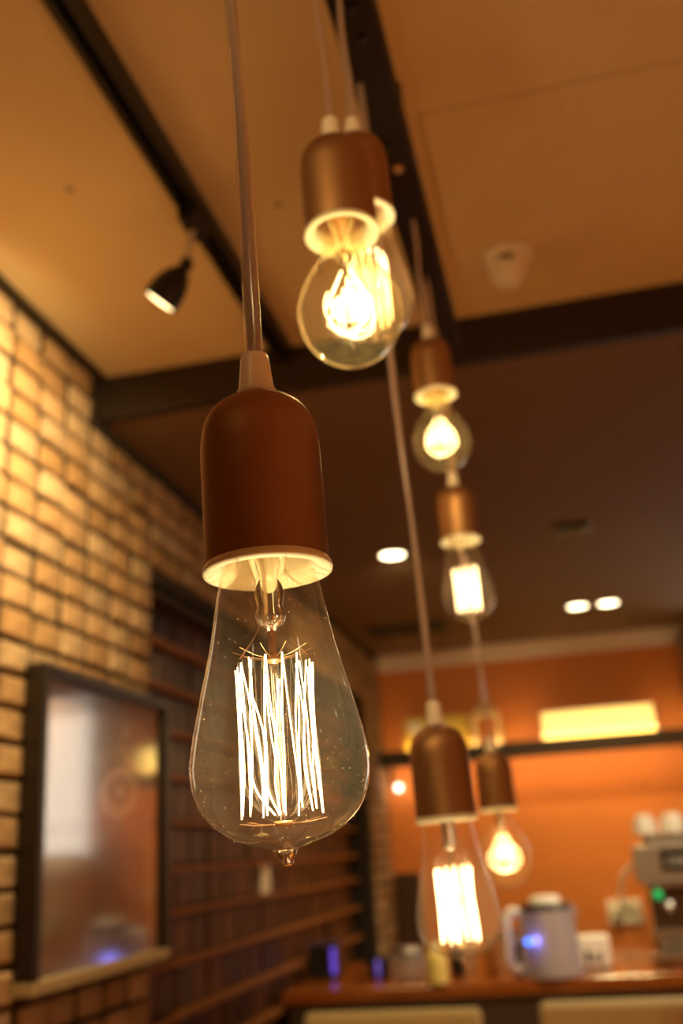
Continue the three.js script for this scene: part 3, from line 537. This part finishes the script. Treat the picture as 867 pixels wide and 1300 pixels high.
{ // double socket on the back wall with a white lead
  const p = onZ(793, 1157, BACKZ + 0.01);
  const t = thing('wall_socket', 'white double socket on the orange wall beside the coffee machine', 'socket', [p.x, p.y - 0.045, BACKZ + 0.008]);
  part('plate', rbox(0.13, 0.09, 0.014, 0.004).translate(0, 0.045, 0.007), M.whitePlastic, t);
  for (const s of [-1, 1]) part('outlet', rbox(0.045, 0.045, 0.006, 0.003).translate(s * 0.032, 0.045, 0.014), M.cream, t);
  part('plug', rbox(0.036, 0.036, 0.03, 0.006).translate(-0.032, 0.045, 0.03), M.whitePlastic, t);
  const q = onZ(788, 1140, BACKZ + 0.06), q2 = onZ(790, 1115, BACKZ + 0.09), q3 = onZ(800, 1100, BACKZ + 0.12), q4 = onZ(815, 1093, BACKZ + 0.2), q5 = onZ(840, 1100, BACKZ + 0.3);
  solo('power_lead', 'white power lead curving from the socket to the coffee machine', 'lead', tube([V(p.x - 0.03, p.y, BACKZ + 0.05), q, q2, q3, q4, q5], 0.008, 40, 8), M.whitePlastic);
}
{ // coffee machine
  const p = stand(834, 1224), zb = p.z - 0.03;
  const t = thing('coffee_machine', 'chrome coffee machine with black nameplate, green light and cups on top', 'coffee machine', [p.x, CTY, zb]);
  const W = 0.46, D = 0.34;
  const side = new THREE.Shape([[0, 0.03], [0, 0.09], [0.03, 0.12], [0.03, 0.2], [-0.03, 0.225], [-0.03, 0.335], [-D, 0.335], [-D, 0.03]].map(([a, b]) => new THREE.Vector2(a, b)));
  part('body', new THREE.ExtrudeGeometry(side, { depth: W - 0.03, bevelEnabled: true, bevelSize: 0.006, bevelThickness: 0.006, bevelSegments: 2 }).rotateY(-Math.PI / 2).translate(W, 0, -0.05).scale(1, 1, 1), M.steel, t);
  part('head_panel', rbox(W + 0.02, 0.1, 0.012, 0.004).translate(W / 2 - 0.012, 0.262, -0.012), M.steel, t);
  const pl = part('nameplate', rbox(0.2, 0.058, 0.008, 0.002).translate(0.155, 0.268, -0.003), M.blackPlastic, t);
  const cv = document.createElement('canvas'); cv.width = 256; cv.height = 74; const x = cv.getContext('2d'); x.fillStyle = '#0a0908'; x.fillRect(0, 0, 256, 74); x.fillStyle = '#b9b2a6'; x.font = 'bold 44px sans-serif'; x.textBaseline = 'middle'; x.fillText('COO', 12, 40);
  const tx = new THREE.CanvasTexture(cv); tx.colorSpace = THREE.SRGBColorSpace;
  part('lettering', new THREE.BoxGeometry(0.19, 0.052, 0.002).translate(0.155, 0.268, 0.002), std(0xffffff, 0.4, 0, { map: tx }), pl);
  part('splash_back', box(0.01, W - 0.01, 0.09, 0.21, -0.035, -0.012), std(lin(0.12, 0.08, 0.05), 0.25, 0.8), t);
  part('trim_bar', rbox(W, 0.018, 0.03, 0.004).translate(W / 2, 0.205, -0.005), M.chrome, t);
  part('pilot_light', new THREE.SphereGeometry(0.013, 18, 12).translate(0.032, 0.178, -0.004), std(lin(0.02, 0.4, 0.15), 0.4, 0, { emissive: lin(0.0, 0.36, 0.085), emissiveIntensity: 1 }), t);
  const k = part('knob', lathe([[0, 0], [0.015, 0], [0.016, 0.012], [0.012, 0.02], [0, 0.021]], 24).rotateX(Math.PI / 2), M.chrome, t); k.position.set(0.058, 0.146, -0.012);
  part('group_head', lathe([[0, 0.05], [0.03, 0.05], [0.032, 0.01], [0.028, 0], [0, 0]], 30).translate(0.2, 0.14, 0.03), M.chrome, t);
  part('portafilter', tube([V(0.2, 0.13, 0.05), V(0.2, 0.126, 0.11), V(0.2, 0.11, 0.17)], 0.012, 12, 10), M.blackPlastic, t);
  part('shelf_bar', rbox(W, 0.022, 0.05, 0.005).translate(W / 2, 0.078, 0.0), M.chrome, t);
  part('drip_tray', rbox(W + 0.02, 0.026, 0.12, 0.008).translate(W / 2 - 0.005, 0.02, 0.03), M.chrome, t);
  for (const [fx, fz] of [[0.03, 0.06], [W - 0.03, 0.06], [0.03, -0.3], [W - 0.03, -0.3]]) part('foot', cyl(0.014, 0.016, 0.03, 16).translate(fx, 0.015, fz), M.blackPlastic, t);
  // cups standing upside down on the machine
  const cupShape = lathe([[0.021, 0.056], [0.019, 0.058], [0, 0.0585], [0, 0.054], [0.019, 0.053], [0.028, 0.034], [0.031, 0.002], [0.033, 0], [0.034, 0.002], [0.031, 0.035], [0.024, 0.052]], 28);
  const handle = tube([V(0.031, 0.014, 0), V(0.045, 0.016, 0), V(0.047, 0.03, 0), V(0.038, 0.042, 0), V(0.027, 0.042, 0)], 0.0032, 16, 8);
  const proto = thing('espresso_cup', 'white espresso cup upside down on top of the coffee machine', 'cup', [0, 0, 0], 'white cups on the coffee machine');
  const wm = std(lin(0.88, 0.84, 0.76), 0.18);
  part('cup_body', cupShape, wm, proto); part('handle', handle, wm, proto);
  let first = true;
  for (let j = 0; j < 2; j++) for (let i = 0; i < 5; i++) {
    const c = first ? proto : proto.clone(); if (!first) { c.name = numbered('espresso_cup'); scene.add(c); } first = false;
    c.position.set(p.x + 0.03 + i * 0.082, CTY + 0.3415, zb - 0.095 - j * 0.09); c.rotation.y = -0.9 + rr(-0.3, 0.3);
    c.userData = { label: j ? 'white espresso cup upside down in the rear row on the coffee machine' : 'white espresso cup upside down in the front row on the coffee machine', category: 'cup', group: j ? 'rear row of cups on the coffee machine' : 'front row of cups on the coffee machine' };
  }
  const c = proto.clone(); c.name = numbered('espresso_cup'); c.userData = { label: 'white espresso cup stacked on the other cups of the coffee machine', category: 'cup' }; c.position.set(p.x + 0.03 + 2 * 0.082, CTY + 0.4005, zb - 0.095); scene.add(c);
}
// glasses, bottles and canisters along the bar
const clear = phys({ color: lin(0.95, 0.95, 0.92), roughness: 0.03, transmission: 0.9, thickness: 0, ior: 1.5 });
{
  const p = stand(412, 1243); p.z -= 0.03;
  const t = thing('tin_canister', 'black square canister with a violet reflection painted as a glow at the end of the bar', 'canister', [p.x, CTY, p.z]);
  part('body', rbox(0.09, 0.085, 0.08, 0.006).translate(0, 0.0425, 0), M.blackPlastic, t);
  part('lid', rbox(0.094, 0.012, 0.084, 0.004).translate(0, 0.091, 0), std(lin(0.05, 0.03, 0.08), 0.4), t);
  part('violet_glint', rbox(0.014, 0.07, 0.006, 0.003).translate(0.032, 0.048, 0.041), std(lin(0.12, 0.07, 0.5), 0.4, 0, { emissive: lin(0.12, 0.06, 0.62), emissiveIntensity: 1 }), t);  // violet reflection put in as a glowing strip
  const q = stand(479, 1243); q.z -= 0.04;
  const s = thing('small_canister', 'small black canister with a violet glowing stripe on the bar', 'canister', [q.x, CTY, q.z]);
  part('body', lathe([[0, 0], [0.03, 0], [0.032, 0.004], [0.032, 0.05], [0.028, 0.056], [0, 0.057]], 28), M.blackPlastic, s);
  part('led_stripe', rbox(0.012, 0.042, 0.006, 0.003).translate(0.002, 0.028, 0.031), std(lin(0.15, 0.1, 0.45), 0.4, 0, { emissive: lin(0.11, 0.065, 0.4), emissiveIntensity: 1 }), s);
}
function glassJar(px, py, label, r, h, dz = -0.04) {
  const p = stand(px, py);
  const t = thing('glass_jar', label, 'jar', [p.x, CTY, p.z + dz], 'glasses along the bar');
  part('body', lathe([[0, 0.001], [r * 0.92, 0.001], [r, 0.006], [r, h * 0.8], [r * 0.86, h * 0.93], [r * 0.86, h], [r * 0.82, h], [r * 0.82, h * 0.92], [r * 0.95, h * 0.78], [r * 0.95, 0.008], [0, 0.006]], 32), clear, t);
  part('lid', lathe([[0, h + 0.012], [r * 0.8, h + 0.011], [r * 0.9, h + 0.006], [r * 0.9, h - 0.004], [r * 0.87, h - 0.004]], 32), M.steel, t);
  return t;
}
glassJar(517, 1244, 'low clear glass jar with steel lid on the bar', 0.045, 0.07);
glassJar(597, 1240, 'tall narrow clear glass jar under the low teardrop bulb on the bar', 0.02, 0.085);
glassJar(643, 1238, 'grey glass jar with steel lid next to the jug handle', 0.024, 0.09, -0.06);
function bottle(px, py, label, r, h, mat, capMat, dz = -0.04) {
  const p = stand(px, py);
  const t = thing('bottle', label, 'bottle', [p.x, CTY, p.z + dz], 'bottles along the bar');
  part('body', lathe([[0, 0], [r * 0.94, 0], [r, 0.004], [r, h * 0.62], [r * 0.8, h * 0.74], [r * 0.42, h * 0.82], [r * 0.4, h * 0.92], [0, h * 0.92]], 28), mat, t);
  part('cap', lathe([[r * 0.46, h * 0.88], [r * 0.46, h], [0, h + 0.001]], 20), capMat, t);
}
bottle(555, 1250, 'pale yellow squat bottle on the bar edge under the low teardrop bulb', 0.029, 0.1, std(lin(0.85, 0.68, 0.22), 0.35), M.cream, -0.02);
bottle(578, 1242, 'black bottle on the bar behind the pale yellow bottle', 0.02, 0.1, M.blackPlastic, M.steel, -0.07);
bottle(622, 1242, 'amber bottle between two glass jars on the bar', 0.019, 0.1, std(lin(0.42, 0.16, 0.03), 0.2), M.blackPlastic, -0.05);
bottle(655, 1236, 'dark brown bottle behind the jug handle on the bar', 0.018, 0.105, std(lin(0.04, 0.025, 0.02), 0.2), M.blackPlastic, -0.1);
{ // unseen lit fridge, added for the pale reflection in the picture glass
  const t = thing('added_fridge', 'added tall lit fridge with a glass door, unseen beyond the coffee machine', 'fridge', [0.77, 0, BACKZ + 0.16]);
  const w = 0.6, h = 2.2;
  part('cabinet', merge([box(-w / 2, -w / 2 + 0.03, 0.06, h, -0.14, 0.13), box(w / 2 - 0.03, w / 2, 0.06, h, -0.14, 0.13), box(-w / 2, w / 2, h - 0.03, h, -0.14, 0.13), box(-w / 2, w / 2, 0.06, 0.25, -0.14, 0.13), box(-w / 2, w / 2, 0.06, h, -0.14, -0.125)]), M.steel, t);
  part('light_panel', box(-w / 2 + 0.03, w / 2 - 0.03, 0.27, h - 0.04, -0.122, -0.116), std(lin(0.9, 0.9, 0.9), 0.5, 0, { emissive: lin(1, 0.9, 0.78), emissiveIntensity: L_ADDED_FRIDGE }), t);
  for (const y of [0.6, 0.95, 1.3, 1.62]) part('shelf', box(-w / 2 + 0.03, w / 2 - 0.03, y, y + 0.006, -0.09, 0.1), M.chrome, t);
  part('door_glass', box(-w / 2 + 0.04, w / 2 - 0.04, 0.26, h - 0.05, 0.132, 0.138), clear, t);
  part('handle', rbox(0.02, 0.4, 0.03, 0.006).translate(-w / 2 + 0.03, 1.1, 0.155), M.blackPlastic, t);
  for (const sx of [-1, 1]) part('foot', cyl(0.02, 0.02, 0.06, 12).translate(sx * 0.25, 0.03, 0.09), M.blackPlastic, t);
  for (const sx of [-1, 1]) part('foot', cyl(0.02, 0.02, 0.06, 12).translate(sx * 0.25, 0.03, -0.1), M.blackPlastic, t);
  area(lin(1, 0.9, 0.78), L_ADDED_FRIDGE, w - 0.08, h - 0.34, V(0.77, 1.2, BACKZ + 0.048), V(0.77, 1.2, BACKZ + 2));
}
// ------------------------------------------------------------------ cream chairs at the bar
function chair(label, px0, px1, py) {
  const z = CTZ + 0.36, a = onZ(px0, py, z), b = onZ(px1, py, z), w = b.x - a.x, top = (a.y + b.y) / 2;
  const t = thing('bar_chair', label, 'chair', [(a.x + b.x) / 2, 0, z], 'cream chairs at the bar');
  const seatY = top - 0.32;
  part('backrest', rbox(w, 0.3, 0.04, 0.018, 4).translate(0, top - 0.15, 0.0), M.creamSeat, t);
  part('seat', rbox(w, 0.05, 0.34, 0.018, 4).translate(0, seatY - 0.02, -0.15), M.creamSeat, t);
  part('footrest', rbox(w - 0.03, 0.02, 0.02, 0.004).translate(0, 0.28, -0.3), M.walnut, t);
  for (const sx of [-1, 1]) for (const sz of [0, 1]) part('leg', rbox(0.03, seatY - 0.045, 0.03, 0.005).translate(sx * (w / 2 - 0.03), (seatY - 0.045) / 2, sz ? -0.29 : -0.01), M.walnut, t);
}
chair('cream padded bar chair before the canister end of the bar', 386, 611, 1282);
chair('cream padded bar chair before the jug and coffee machine', 682, 905, 1268);

renderer.render(scene, camera);
